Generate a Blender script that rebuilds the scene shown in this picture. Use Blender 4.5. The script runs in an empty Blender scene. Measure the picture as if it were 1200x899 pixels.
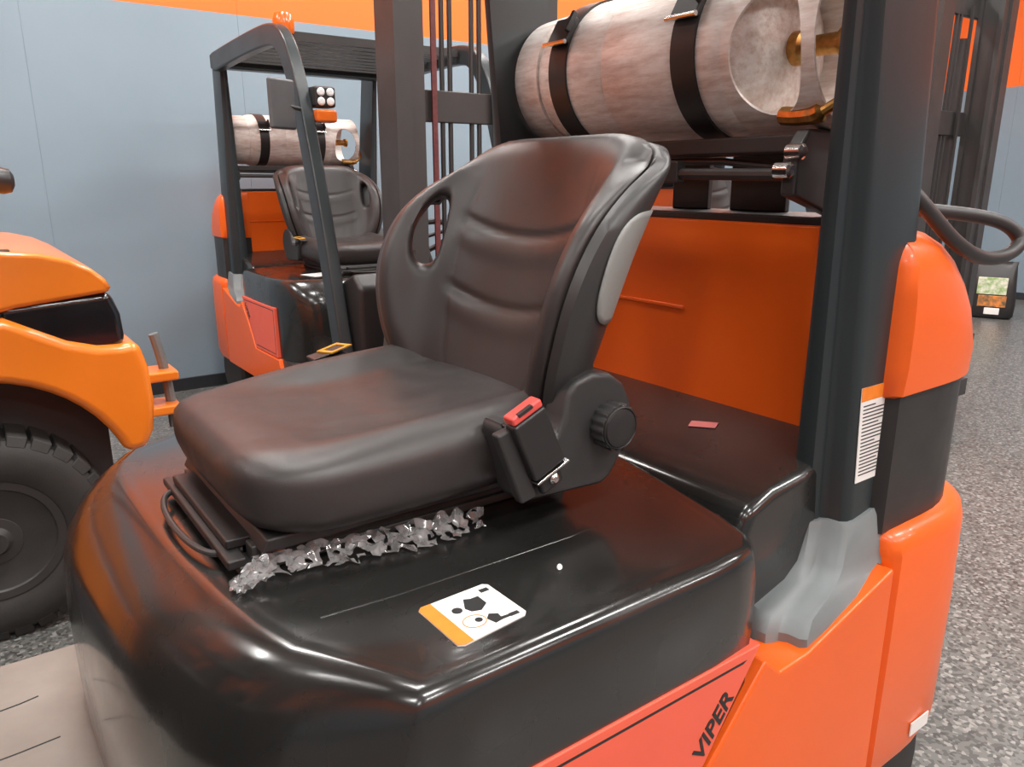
import bpy, bmesh, math, random
from mathutils import Vector, Matrix, noise
R = math.radians
random.seed(7)
S = bpy.context.scene
COL = S.collection

# ------------------------------------------------------------------ camera, light, exposure
FPX, PITCH, YAW, CAMZ = 900.0, 15.0, 54.0, 1.45
cam_d = bpy.data.cameras.new('camera'); cam = bpy.data.objects.new('camera', cam_d); COL.objects.link(cam)
cam_d.sensor_fit = 'HORIZONTAL'; cam_d.sensor_width = 36.0; cam_d.lens = 36.0 * FPX / 1200.0
cam_d.clip_start = 0.02
cam.location = (0, 0, CAMZ)
cam.rotation_euler = (R(90 - PITCH), 0, R(YAW - 90))
S.camera = cam
S.view_settings.view_transform = 'Standard'; S.view_settings.look = 'None'
S.view_settings.gamma = 1.0; S.view_settings.use_curve_mapping = False
S.view_settings.exposure = 0.0
W = bpy.data.worlds.new('world'); S.world = W; W.use_nodes = True
W.node_tree.nodes['Background'].inputs[0].default_value = (0.9, 0.95, 1.0, 1)
W.node_tree.nodes['Background'].inputs[1].default_value = 0.2

CEIL = 5.0
LAMPS = [(x, y) for x in (-3.4, 0.4, 3.6, 7.0) for y in (-4.6, -1.6, 1.6, 4.2)]
LAMP_W = 84.0
for (lx, ly) in LAMPS:
    ld = bpy.data.lights.new('ceiling_light_glow', 'AREA'); ld.shape = 'RECTANGLE'; ld.size = 1.3; ld.size_y = 0.55
    ld.energy = LAMP_W * (0.75 if lx < -3 else 1.0); ld.color = (1.0, 0.985, 0.96)
    lo = bpy.data.objects.new('ceiling_light_glow', ld); COL.objects.link(lo); lo.location = (lx, ly, CEIL - 0.16)

# ------------------------------------------------------------------ materials
def srgb(r, g, b):
    f = lambda c: (c / 255 / 12.92) if c / 255 <= 0.04045 else ((c / 255 + 0.055) / 1.055) ** 2.4
    return (f(r), f(g), f(b), 1.0)

def mat(name, col, rough=0.5, metal=0.0, coat=0.0, var=0.0, scale=8.0, rvar=0.0, bump=0.0, bscale=400.0, col2=None, alpha=1.0, trans=0.0, emit=None):
    m = bpy.data.materials.new(name); m.use_nodes = True
    nt = m.node_tree; b = nt.nodes['Principled BSDF']; L = nt.links.new
    b.inputs['Base Color'].default_value = col; b.inputs['Roughness'].default_value = rough
    b.inputs['Metallic'].default_value = metal; b.inputs['Coat Weight'].default_value = coat
    b.inputs['Coat Roughness'].default_value = 0.13 if name == 'hood_plastic' else 0.06
    b.inputs['Alpha'].default_value = alpha; b.inputs['Transmission Weight'].default_value = trans
    tc = nt.nodes.new('ShaderNodeTexCoord')
    n = nt.nodes.new('ShaderNodeTexNoise'); n.inputs['Scale'].default_value = scale; n.inputs['Detail'].default_value = 6
    L(tc.outputs['Object'], n.inputs['Vector'])
    if var > 0 or col2:
        c2 = col2 or tuple(c * (1 - var) for c in col[:3]) + (1,)
        rp = nt.nodes.new('ShaderNodeValToRGB'); rp.color_ramp.elements[0].position = 0.38; rp.color_ramp.elements[1].position = 0.66
        rp.color_ramp.elements[0].color = col; rp.color_ramp.elements[1].color = c2
        L(n.outputs['Fac'], rp.inputs['Fac']); L(rp.outputs['Color'], b.inputs['Base Color'])
    if rvar > 0:
        mr = nt.nodes.new('ShaderNodeMapRange'); mr.inputs['From Min'].default_value = 0.35; mr.inputs['From Max'].default_value = 0.7
        mr.inputs['To Min'].default_value = max(0.02, rough - rvar); mr.inputs['To Max'].default_value = min(1, rough + rvar)
        L(n.outputs['Fac'], mr.inputs['Value']); L(mr.outputs['Result'], b.inputs['Roughness'])
    if bump > 0:
        n2 = nt.nodes.new('ShaderNodeTexNoise'); n2.inputs['Scale'].default_value = bscale; n2.inputs['Detail'].default_value = 3
        L(tc.outputs['Object'], n2.inputs['Vector'])
        bp = nt.nodes.new('ShaderNodeBump'); bp.inputs['Strength'].default_value = bump; bp.inputs['Distance'].default_value = 0.002
        L(n2.outputs['Fac'], bp.inputs['Height']); L(bp.outputs['Normal'], b.inputs['Normal'])
    if emit:
        b.inputs['Emission Color'].default_value = emit[0]; b.inputs['Emission Strength'].default_value = emit[1]
    return m

M = {}
M['hood'] = mat('hood_plastic', (0.016, 0.016, 0.015, 1), 0.25, coat=0.65, rvar=0.09, scale=7, bump=0.03, bscale=300)
M['black'] = mat('black_plastic', (0.022, 0.021, 0.021, 1), 0.42, rvar=0.06)
M['blackmetal'] = mat('black_painted_steel', (0.045, 0.043, 0.042, 1), 0.42, var=0.2, rvar=0.06, scale=5)
M['pillar'] = mat('pillar_paint', (0.026, 0.034, 0.037, 1), 0.34, coat=0.0, rvar=0.05, scale=4)
M['leather'] = mat('vinyl_leather', (0.038, 0.033, 0.032, 1), 0.40, rvar=0.05, scale=20, bump=0.12, bscale=1300)
M['shell'] = mat('seat_shell', (0.034, 0.034, 0.034, 1), 0.42, bump=0.1, bscale=900)
M['greyplastic'] = mat('grey_plastic', (0.26, 0.27, 0.26, 1), 0.5, bump=0.08, bscale=700)
M['orange'] = mat('orange_paint', (0.88, 0.130, 0.010, 1), 0.34, coat=0.15, var=0.05, scale=3)
M['orange3'] = mat('amber_orange_paint', (0.93, 0.245, 0.02, 1), 0.28, coat=0.5, var=0.05, scale=3)
M['red'] = mat('red_trim', (0.86, 0.135, 0.075, 1), 0.42, var=0.04)
M['cast'] = mat('grey_casting', (0.20, 0.225, 0.23, 1), 0.5, var=0.15)
M['white'] = mat('white_print', (0.84, 0.83, 0.80, 1), 0.5, var=0.04)
M['ink'] = mat('black_ink', (0.02, 0.02, 0.02, 1), 0.5, var=0.1)
M['deco'] = mat('orange_print', (0.88, 0.24, 0.02, 1), 0.5, var=0.1, scale=60)
M['pinkbtn'] = mat('red_button', (0.72, 0.09, 0.075, 1), 0.45, var=0.1, scale=60)
M['pink'] = mat('pink_decal', (0.55, 0.16, 0.15, 1), 0.4, var=0.1)
M['chrome'] = mat('bright_steel', (0.75, 0.75, 0.74, 1), 0.2, 1.0, var=0.1)
M['rubber'] = mat('tyre_rubber', (0.035, 0.034, 0.032, 1), 0.7, var=0.25, scale=10, bump=0.2, bscale=150)
M['hose'] = mat('hose_rubber', (0.03, 0.03, 0.03, 1), 0.45, var=0.1)
M['brass'] = mat('brass', (0.62, 0.33, 0.10, 1), 0.35, 1.0, var=0.3, scale=90)
M['lampglass'] = mat('lamp_lens', (0.85, 0.86, 0.85, 1), 0.1, coat=0.5, var=0.1)
M['amber'] = mat('amber_lens', (0.8, 0.16, 0.02, 1), 0.2, coat=0.5, var=0.2)
M['mirror'] = mat('mirror_back', (0.10, 0.105, 0.11, 1), 0.4, var=0.2)
M['mat'] = mat('floor_mat', (0.30, 0.28, 0.25, 1), 0.45, col2=(0.20, 0.185, 0.165, 1), scale=3.5, bump=0.15, bscale=60)
M['base'] = mat('baseboard_rubber', (0.022, 0.025, 0.03, 1), 0.5, var=0.1)
M['paper'] = mat('paper', (0.85, 0.85, 0.83, 1), 0.6, var=0.03)
M['yellow'] = mat('yellow_metal', (0.85, 0.45, 0.06, 1), 0.35, 0.3, var=0.1)
M['ceil'] = mat('ceiling_deck', (0.42, 0.42, 0.41, 1), 0.8, var=0.1)
M['glow'] = mat('lamp_diffuser', (0.9, 0.9, 0.9, 1), 0.5, emit=((1, 0.965, 0.92, 1), 14.0))
M['smoke'] = mat('smoked_lens', (0.012, 0.012, 0.014, 1), 0.12, coat=0.6, var=0.1)
M['pot'] = mat('dark_red_chain', (0.14, 0.03, 0.03, 1), 0.5, var=0.3, scale=60)
M['wallgrey'] = mat('wall_grey', srgb(130, 149, 161), 0.62, var=0.06, scale=1.2, bump=0.03, bscale=80)
M['wallorange'] = mat('wall_orange', (0.88, 0.17, 0.02, 1), 0.6, var=0.05, scale=1.0)
M['tank'] = None

def tank_material():
    m = bpy.data.materials.new('scuffed_aluminium'); m.use_nodes = True
    nt = m.node_tree; b = nt.nodes['Principled BSDF']; L = nt.links.new
    tc = nt.nodes.new('ShaderNodeTexCoord')
    mp = nt.nodes.new('ShaderNodeMapping'); mp.inputs['Scale'].default_value = (30, 5, 30); L(tc.outputs['Object'], mp.inputs['Vector'])
    n = nt.nodes.new('ShaderNodeTexNoise'); n.inputs['Scale'].default_value = 2.2; n.inputs['Detail'].default_value = 8; n.inputs['Roughness'].default_value = 0.7
    L(mp.outputs['Vector'], n.inputs['Vector'])
    rp = nt.nodes.new('ShaderNodeValToRGB'); e = rp.color_ramp.elements
    e[0].position = 0.30; e[0].color = (0.64, 0.52, 0.45, 1); e[1].position = 0.60; e[1].color = (0.93, 0.89, 0.85, 1)
    L(n.outputs['Fac'], rp.inputs['Fac']); L(rp.outputs['Color'], b.inputs['Base Color'])
    b.inputs['Metallic'].default_value = 0.2
    mr = nt.nodes.new('ShaderNodeMapRange'); mr.inputs['To Min'].default_value = 0.55; mr.inputs['To Max'].default_value = 0.40
    L(n.outputs['Fac'], mr.inputs['Value']); L(mr.outputs['Result'], b.inputs['Roughness'])
    bp = nt.nodes.new('ShaderNodeBump'); bp.inputs['Strength'].default_value = 0.25; bp.inputs['Distance'].default_value = 0.002
    L(n.outputs['Fac'], bp.inputs['Height']); L(bp.outputs['Normal'], b.inputs['Normal'])
    return m
M['tank'] = tank_material()

def floor_material():
    m = bpy.data.materials.new('speckled_epoxy'); m.use_nodes = True
    nt = m.node_tree; b = nt.nodes['Principled BSDF']; L = nt.links.new
    tc = nt.nodes.new('ShaderNodeTexCoord')
    v = nt.nodes.new('ShaderNodeTexVoronoi'); v.inputs['Scale'].default_value = 95; L(tc.outputs['Object'], v.inputs['Vector'])
    rp = nt.nodes.new('ShaderNodeValToRGB'); e = rp.color_ramp.elements; rp.color_ramp.interpolation = 'CONSTANT'
    e[0].position = 0.0; e[0].color = (0.130, 0.133, 0.125, 1); e[1].position = 0.45; e[1].color = (0.072, 0.074, 0.070, 1)
    for p, c in ((0.70, (0.26, 0.258, 0.245, 1)), (0.82, (0.05, 0.05, 0.048, 1)), (0.91, (0.19, 0.188, 0.178, 1))):
        q = e.new(p); q.color = c
    sp = nt.nodes.new('ShaderNodeSeparateColor'); L(v.outputs['Color'], sp.inputs['Color']); L(sp.outputs['Red'], rp.inputs['Fac'])
    L(rp.outputs['Color'], b.inputs['Base Color'])
    b.inputs['Roughness'].default_value = 0.30
    n = nt.nodes.new('ShaderNodeTexNoise'); n.inputs['Scale'].default_value = 60; L(tc.outputs['Object'], n.inputs['Vector'])
    bp = nt.nodes.new('ShaderNodeBump'); bp.inputs['Strength'].default_value = 0.25; bp.inputs['Distance'].default_value = 0.002
    L(n.outputs['Fac'], bp.inputs['Height']); L(bp.outputs['Normal'], b.inputs['Normal'])
    return m
M['floor'] = floor_material()

def wrap_material():
    m = mat('torn_plastic_film', (0.42, 0.42, 0.42, 1), 0.14, coat=1.0, col2=(0.16, 0.16, 0.16, 1), scale=60, alpha=0.62)
    return m
M['wrap'] = wrap_material()

# ------------------------------------------------------------------ mesh helpers
class MB:
    def __init__(s): s.v = []; s.f = []
    def add(s, vs, fs):
        o = len(s.v); s.v += [tuple(p) for p in vs]; s.f += [tuple(i + o for i in f) for f in fs]; return s
    def box(s, lo, hi, mx=None):
        vs = [Vector((x, y, z)) for x in (lo[0], hi[0]) for y in (lo[1], hi[1]) for z in (lo[2], hi[2])]
        if mx: vs = [mx @ p for p in vs]
        return s.add(vs, [(0, 1, 3, 2), (4, 6, 7, 5), (0, 4, 5, 1), (2, 3, 7, 6), (0, 2, 6, 4), (1, 5, 7, 3)])
    def prism(s, poly, lo, hi, axis='y', mx=None):
        n = len(poly)
        def P(a, b, h): return {'y': (a, h, b), 'z': (a, b, h), 'x': (h, a, b)}[axis]
        vs = [Vector(P(a, b, lo)) for a, b in poly] + [Vector(P(a, b, hi)) for a, b in poly]
        if mx: vs = [mx @ p for p in vs]
        return s.add(vs, [tuple(range(n)), tuple(range(2 * n - 1, n - 1, -1))] + [(i, i + n, (i + 1) % n + n, (i + 1) % n) for i in range(n)])
    def loft(s, secs, closed=True, caps=True):
        n = len(secs[0]); vs = [p for q in secs for p in q]; fs = []
        for k in range(len(secs) - 1):
            for i in range(n if closed else n - 1):
                j = (i + 1) % n
                fs.append((k * n + i, k * n + j, (k + 1) * n + j, (k + 1) * n + i))
        if caps: fs += [tuple(range(n - 1, -1, -1)), tuple((len(secs) - 1) * n + i for i in range(n))]
        return s.add(vs, fs)
    def tube(s, pts, r, n=10, caps=True, closed=False):
        pts = [Vector(p) for p in pts]; secs = []; up = None; N = len(pts)
        for i, p in enumerate(pts):
            d = (pts[(i + 1) % N] - pts[i - 1]) if closed else (pts[min(i + 1, N - 1)] - pts[max(i - 1, 0)])
            d.normalize()
            if up is None: up = d.orthogonal().normalized()
            up = (up - d * up.dot(d)).normalized(); sd = d.cross(up)
            rr = r[i] if isinstance(r, (list, tuple)) else r
            secs.append([p + (up * math.cos(2 * math.pi * k / n) + sd * math.sin(2 * math.pi * k / n)) * rr for k in range(n)])
        if closed: secs.append(secs[0]); caps = False
        return s.loft(secs, True, caps)
    def lathe(s, prof, c, axis='y', n=32):
        # prof: (radius, height along axis)
        c = Vector(c); secs = []
        for r, h in prof:
            q = []
            for k in range(n):
                a = 2 * math.pi * k / n; u, w = r * math.cos(a), r * math.sin(a)
                q.append(c + Vector({'y': (u, h, w), 'x': (h, u, w), 'z': (u, w, h)}[axis]))
            secs.append(q)
        return s.loft(secs)
    def build(s, name, m, parent=None, bevel=0, seg=2, ang=35, sub=0):
        me = bpy.data.meshes.new(name); me.from_pydata([tuple(p) for p in s.v], [], s.f); me.materials.append(m)
        bm = bmesh.new(); bm.from_mesh(me); bmesh.ops.remove_doubles(bm, verts=bm.verts, dist=1e-5)
        bmesh.ops.recalc_face_normals(bm, faces=bm.faces); bm.to_mesh(me); bm.free()
        me.shade_smooth(); me.set_sharp_from_angle(angle=R(ang))
        o = bpy.data.objects.new(name, me); COL.objects.link(o); o.parent = parent
        if bevel:
            b = o.modifiers.new('bevel', 'BEVEL'); b.width = bevel; b.segments = seg; b.limit_method = 'ANGLE'; b.angle_limit = R(ang); b.harden_normals = True
        if sub:
            q = o.modifiers.new('sub', 'SUBSURF'); q.levels = sub; q.render_levels = sub
        return o

def thing(name, label, cat, group=None, loc=(0, 0, 0), rz=0):
    o = bpy.data.objects.new(name, None); COL.objects.link(o); o.location = loc; o.rotation_euler = (0, 0, rz)
    return tag(o, label, cat, group)
def tag(o, label, cat, group=None):
    o['label'] = label; o['category'] = cat
    if group: o['group'] = group
    return o
def struct(o): o['kind'] = 'structure'; return o
def part_empty(name, parent):
    o = bpy.data.objects.new(name, None); COL.objects.link(o); o.parent = parent; return o
def copy_tree(o, parent=None):
    c = o.copy(); COL.objects.link(c); c.parent = parent
    for ch in list(o.children): copy_tree(ch, c)
    return c
def text_mesh(txt, size, shear=0.0, extrude=0.0008, name='lettering', m=None, parent=None, mx=None):
    cu = bpy.data.curves.new('t', 'FONT'); cu.body = txt; cu.size = size; cu.shear = shear; cu.extrude = extrude; cu.offset = size * 0.02
    t = bpy.data.objects.new('t', cu); COL.objects.link(t)
    bpy.context.view_layer.update()
    me = bpy.data.meshes.new_from_object(t.evaluated_get(bpy.context.evaluated_depsgraph_get()))
    bpy.data.objects.remove(t); me.name = name
    if mx: me.transform(mx)
    me.materials.clear(); me.materials.append(m)
    o = bpy.data.objects.new(name, me); COL.objects.link(o); o.parent = parent; return o
def lerp_tab(tab, x):
    if x <= tab[0][0]: return tab[0][1]
    for (a, p), (b, q) in zip(tab, tab[1:]):
        if x <= b:
            t = (x - a) / (b - a); return p + (q - p) * t
    return tab[-1][1]
def smooth_tab(tab, x):
    xs = [t[0] for t in tab]; n = len(tab)
    if x <= xs[0]: return tab[0][1]
    if x >= xs[-1]: return tab[-1][1]
    i = max(k for k in range(n - 1) if xs[k] <= x)
    def slope(k):
        a, b = max(k - 1, 0), min(k + 1, n - 1); return (tab[b][1] - tab[a][1]) / (xs[b] - xs[a])
    h = xs[i + 1] - xs[i]; t = (x - xs[i]) / h; p, q = tab[i][1], tab[i + 1][1]
    return (2*t**3 - 3*t**2 + 1) * p + (t**3 - 2*t**2 + t) * h * slope(i) + (-2*t**3 + 3*t**2) * q + (t**3 - t**2) * h * slope(i + 1)
def chain(pts, n=8):
    # Catmull-Rom through points
    P = [Vector(p) for p in pts]; out = []
    for i in range(len(P) - 1):
        a, b, c, d = P[max(i - 1, 0)], P[i], P[i + 1], P[min(i + 2, len(P) - 1)]
        for k in range(n):
            t = k / n
            out.append(0.5 * ((2 * b) + (c - a) * t + (2*a - 5*b + 4*c - d) * t*t + (3*b - a - 3*c + d) * t**3))
    return out + [P[-1]]

# ------------------------------------------------------------------ the room
WY, WX, WFX, WBY = 5.6, 10.6, -7.0, -7.0
floor = struct(MB().box((WFX, WBY, -0.1), (WX, WY, 0)).build('floor', M['floor']))
struct(MB().box((WFX, WBY, CEIL), (WX, WY, CEIL + 0.1)).build('ceiling', M['ceil']))
def wall(name, axis, pos, lo, hi, sgn, seams):
    # backing slab plus painted sheets standing 12 mm proud with open vertical joints
    th = 0.15
    def bx(a0, a1, z0, z1, d0, d1):
        p, q = sorted((pos + sgn * d0, pos + sgn * d1))
        return ((a0, p, z0), (a1, q, z1)) if axis == 'y' else ((p, a0, z0), (q, a1, z1))
    w = struct(MB().box(*bx(lo, hi, 0, CEIL, 0.004, th)).build(name, M['wallgrey']))
    n = max(1, round((hi - lo) / seams)); st = (hi - lo) / n
    for k in range(n):
        a0, a1 = lo + k * st + 0.0008, lo + (k + 1) * st - 0.0008
        MB().box(*bx(a0, a1, 0, 2.5, 0, 0.004)).build('wall_sheet', M['wallgrey'], w)
        MB().box(*bx(a0, a1, 2.5, CEIL, 0, 0.004)).build('upper_wall_sheet', M['wallorange'], w)
    b = struct(MB().box(*bx(lo, hi, 0, 0.085, -0.02, 0)).build('baseboard_' + name[5:], M['base']))
wall('wall_back', 'y', WY, WFX, WX, 1, 1.25)
wall('wall_right', 'x', WX, WBY, WY, 1, 1.25)
wall('wall_left', 'x', WFX, WBY, WY, -1, 2.5)
wall('wall_front', 'y', WBY, WFX, WX, -1, 2.5)
for (lx, ly) in LAMPS:
    t = thing('ceiling_light', 'white rectangular ceiling light panel fixed under the ceiling', 'light', 'ceiling light panels', (lx, ly, CEIL))
    MB().box((-0.7, -0.32, -0.12), (0.7, 0.32, 0)).build('housing', M['ceil'], t, bevel=0.01)
    MB().box((-0.66, -0.28, -0.135), (0.66, 0.28, -0.12)).build('diffuser', M['glow'], t)

# ------------------------------------------------------------------ the forklift (local frame: -x forward, +y its right side)
YC = 1.15
def build_hood(root):
    plan = [(1.03, 1.15), (1.015, 1.02), (0.975, 0.82), (0.95, 0.71), (0.925, 0.645), (0.885, 0.612), (0.80, 0.606), (0.60, 0.606), (0.40, 0.606),
            (0.335, 0.608), (0.322, 0.616), (0.262, 0.715), (0.232, 0.766), (0.210, 0.84), (0.195, 0.93), (0.180, 1.06), (0.174, 1.165),
            (0.170, 1.28), (0.168, 1.40), (0.172, 1.50), (0.188, 1.56), (0.225, 1.625), (0.31, 1.678), (0.40, 1.693), (0.60, 1.694), (0.885, 1.686),
            (0.93, 1.655), (0.95, 1.59), (0.975, 1.48), (1.015, 1.28)]
    c = Vector((0.58, 1.155))
    # resample to even loops with corner sharpness kept
    pts = []
    for i in range(len(plan)):
        a, b = Vector(plan[i]), Vector(plan[(i + 1) % len(plan)])
        k = max(1, int((b - a).length / 0.035))
        for j in range(k): pts.append(a.lerp(b, j / k))
    n = len(pts)
    nrm = []
    for i in range(n):
        d = (pts[(i + 1) % n] - pts[i - 1]).normalized(); q = Vector((d.y, -d.x))
        if q.dot(pts[i] - c) < 0: q = -q
        nrm.append(q)
    for _ in range(3):
        nrm = [(nrm[i - 1] + nrm[i] * 2 + nrm[(i + 1) % n]).normalized() for i in range(n)]
    def lev(z, ins, under=0.0):
        out = []
        for p, q in zip(pts, nrm):
            r = p - q * ins
            sh = smooth_tab([(0.49, 0.094), (0.60, 0.096), (0.70, 0.095), (0.76, 0.090), (0.80, 0.083), (0.84, 0.070), (0.875, 0.048), (0.895, 0.030), (0.910, 0.015), (0.919, 0.006), (0.9245, 0.0), (0.93, 0.0)], z)
            r = Vector((r.x - sh * max(0.0, min(1.0, (0.36 - p.x) / 0.17)), r.y))
            out.append(Vector((r.x, r.y, z)))
        return out
    prof = [(0.49, 0.004), (0.60, 0.003), (0.70, 0.001), (0.76, 0.0), (0.80, -0.002), (0.84, -0.003), (0.875, -0.002), (0.895, 0.000), (0.910, 0.003), (0.919, 0.007), (0.9245, 0.013),
            (0.9275, 0.020), (0.9285, 0.027), (0.9280, 0.034), (0.9288, 0.042), (0.9300, 0.055), (0.9305, 0.10)]
    b = MB().loft([lev(z, i) for z, i in prof], True, False)
    # top skin: rings shrinking to the centre with a sunken seat bay
    rings = []
    base = lev(0.9305, 0.10)
    for t in (0.0, 0.06, 0.11, 0.135, 0.15, 0.3, 0.5, 0.7, 0.9):
        q = []
        for p in base:
            v = c.lerp(Vector((p.x, p.y)), 1 - t)
            z = 0.9305 + 0.002 * t
            q.append(Vector((v.x, v.y, z)))
        rings.append(q)
    b.loft(rings, True, False)
    o = len(b.v); b.v.append((c.x, c.y, 0.9323)); n0 = o - n
    b.f += [(n0 + i, n0 + (i + 1) % n, o) for i in range(n)]
    return b.build('hood', M['hood'], root, ang=60)

def build_cushion():
    st = [(0.256, .120, .012, 1.050), (0.260, .165, .028, 1.047), (0.268, .195, .044, 1.043), (0.282, .216, .056, 1.039), (0.308, .236, .063, 1.036), (0.35, .252, .067, 1.034),
          (0.42, .262, .068, 1.036), (0.50, .268, .069, 1.039), (0.58, .272, .070, 1.043), (0.66, .274, .071, 1.047), (0.73, .272, .071, 1.050), (0.79, .262, .066, 1.050),
          (0.825, .24, .052, 1.048), (0.84, .20, .03, 1.045)]
    tw = [(s[0], s[1]) for s in st]; th = [(s[0], s[2]) for s in st]; tz = [(s[0], s[3]) for s in st]
    xs = []
    for a, b in zip(st, st[1:]):
        k = max(1, int((b[0] - a[0]) / 0.015))
        xs += [a[0] + (b[0] - a[0]) * j / k for j in range(k)]
    xs.append(st[-1][0])
    secs = []; n = 56
    for x in xs:
        w, h, zc = smooth_tab(tw, x), smooth_tab(th, x), smooth_tab(tz, x); q = []
        for k in range(n):
            a = 2 * math.pi * k / n; ca, sa = math.cos(a), math.sin(a)
            y = w * math.copysign(abs(ca) ** 0.42, ca)
            z = h * math.copysign(abs(sa) ** 0.55, sa)
            if sa > 0:
                u = abs(y) / w
                m = max(0, min(1, (x - 0.34) / 0.16))
                dish = 1 - max(0, min(1, (u - 0.50) / 0.28)); dish = dish * dish * (3 - 2 * dish)
                z -= (0.020 * m + 0.004) * dish * min(1, sa * 1.4)
                # bolster roll toward the rear and stitched channel
                z += 0.012 * m * math.exp(-((u - 0.84) / 0.12) ** 2)
                g = 0.58 + 0.05 * math.sin((x - 0.3) * 5)
                z -= 0.0035 * m * math.exp(-((u - g) / 0.03) ** 2)
            else:
                y *= 1 - 0.05 * abs(sa)
            q.append(Vector((x, YC + 0.005 + y, zc + z)))
        secs.append(q)
    return MB().loft(secs)

Z_XC = [(1.00, .752), (1.06, .762), (1.12, .782), (1.22, .818), (1.32, .853), (1.40, .883), (1.47, .908), (1.52, .928), (1.55, .94)]
Z_W = [(1.00, .140), (1.03, .165), (1.08, .190), (1.15, .215), (1.22, .236), (1.30, .250), (1.38, .254), (1.43, .250), (1.47, .242), (1.50, .232), (1.528, .215)]
Z_D = [(1.00, .015), (1.06, .045), (1.12, .085), (1.20, .120), (1.28, .138), (1.35, .134), (1.41, .112), (1.46, .080), (1.50, .045), (1.528, .018)]
ZB, ZT = 1.012, 1.528
def back_pt(u, v):
    # parametric pad front
    z0 = ZB + (ZT - ZB) * v; a = abs(u)
    w, d, xc = smooth_tab(Z_W, z0), smooth_tab(Z_D, z0), smooth_tab(Z_XC, z0)
    ys = math.sin(a * math.pi / 2) * 0.86 + 0.14 * a; wg = (1 - math.cos(a * math.pi / 2)) ** 1.35
    x = xc - d * wg
    # top edge dips toward the wings
    z = z0 - 0.045 * (max(0, v - 0.72) / 0.28) ** 1.5 * (max(0, a - 0.35) / 0.65) ** 2.2
    # creases
    for zz, amp in ((1.345, .006), (1.215, .006)):
        g = zz + 0.028 * (a / 0.5) ** 2
        x += amp * math.exp(-((z0 - g) / .0075) ** 2) * max(0, min(1, (0.56 - a) / 0.08))
        x -= 0.004 * math.exp(-((z0 - g + .028) / .022) ** 2) * max(0, min(1, (0.56 - a) / 0.08))
    x += 0.0028 * math.exp(-((a - 0.50) / 0.022) ** 2) * (1 if z0 < 1.42 else max(0, 1 - (z0 - 1.42) / .06))
    return Vector((x, YC + math.copysign(w * ys, u), z))

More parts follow.
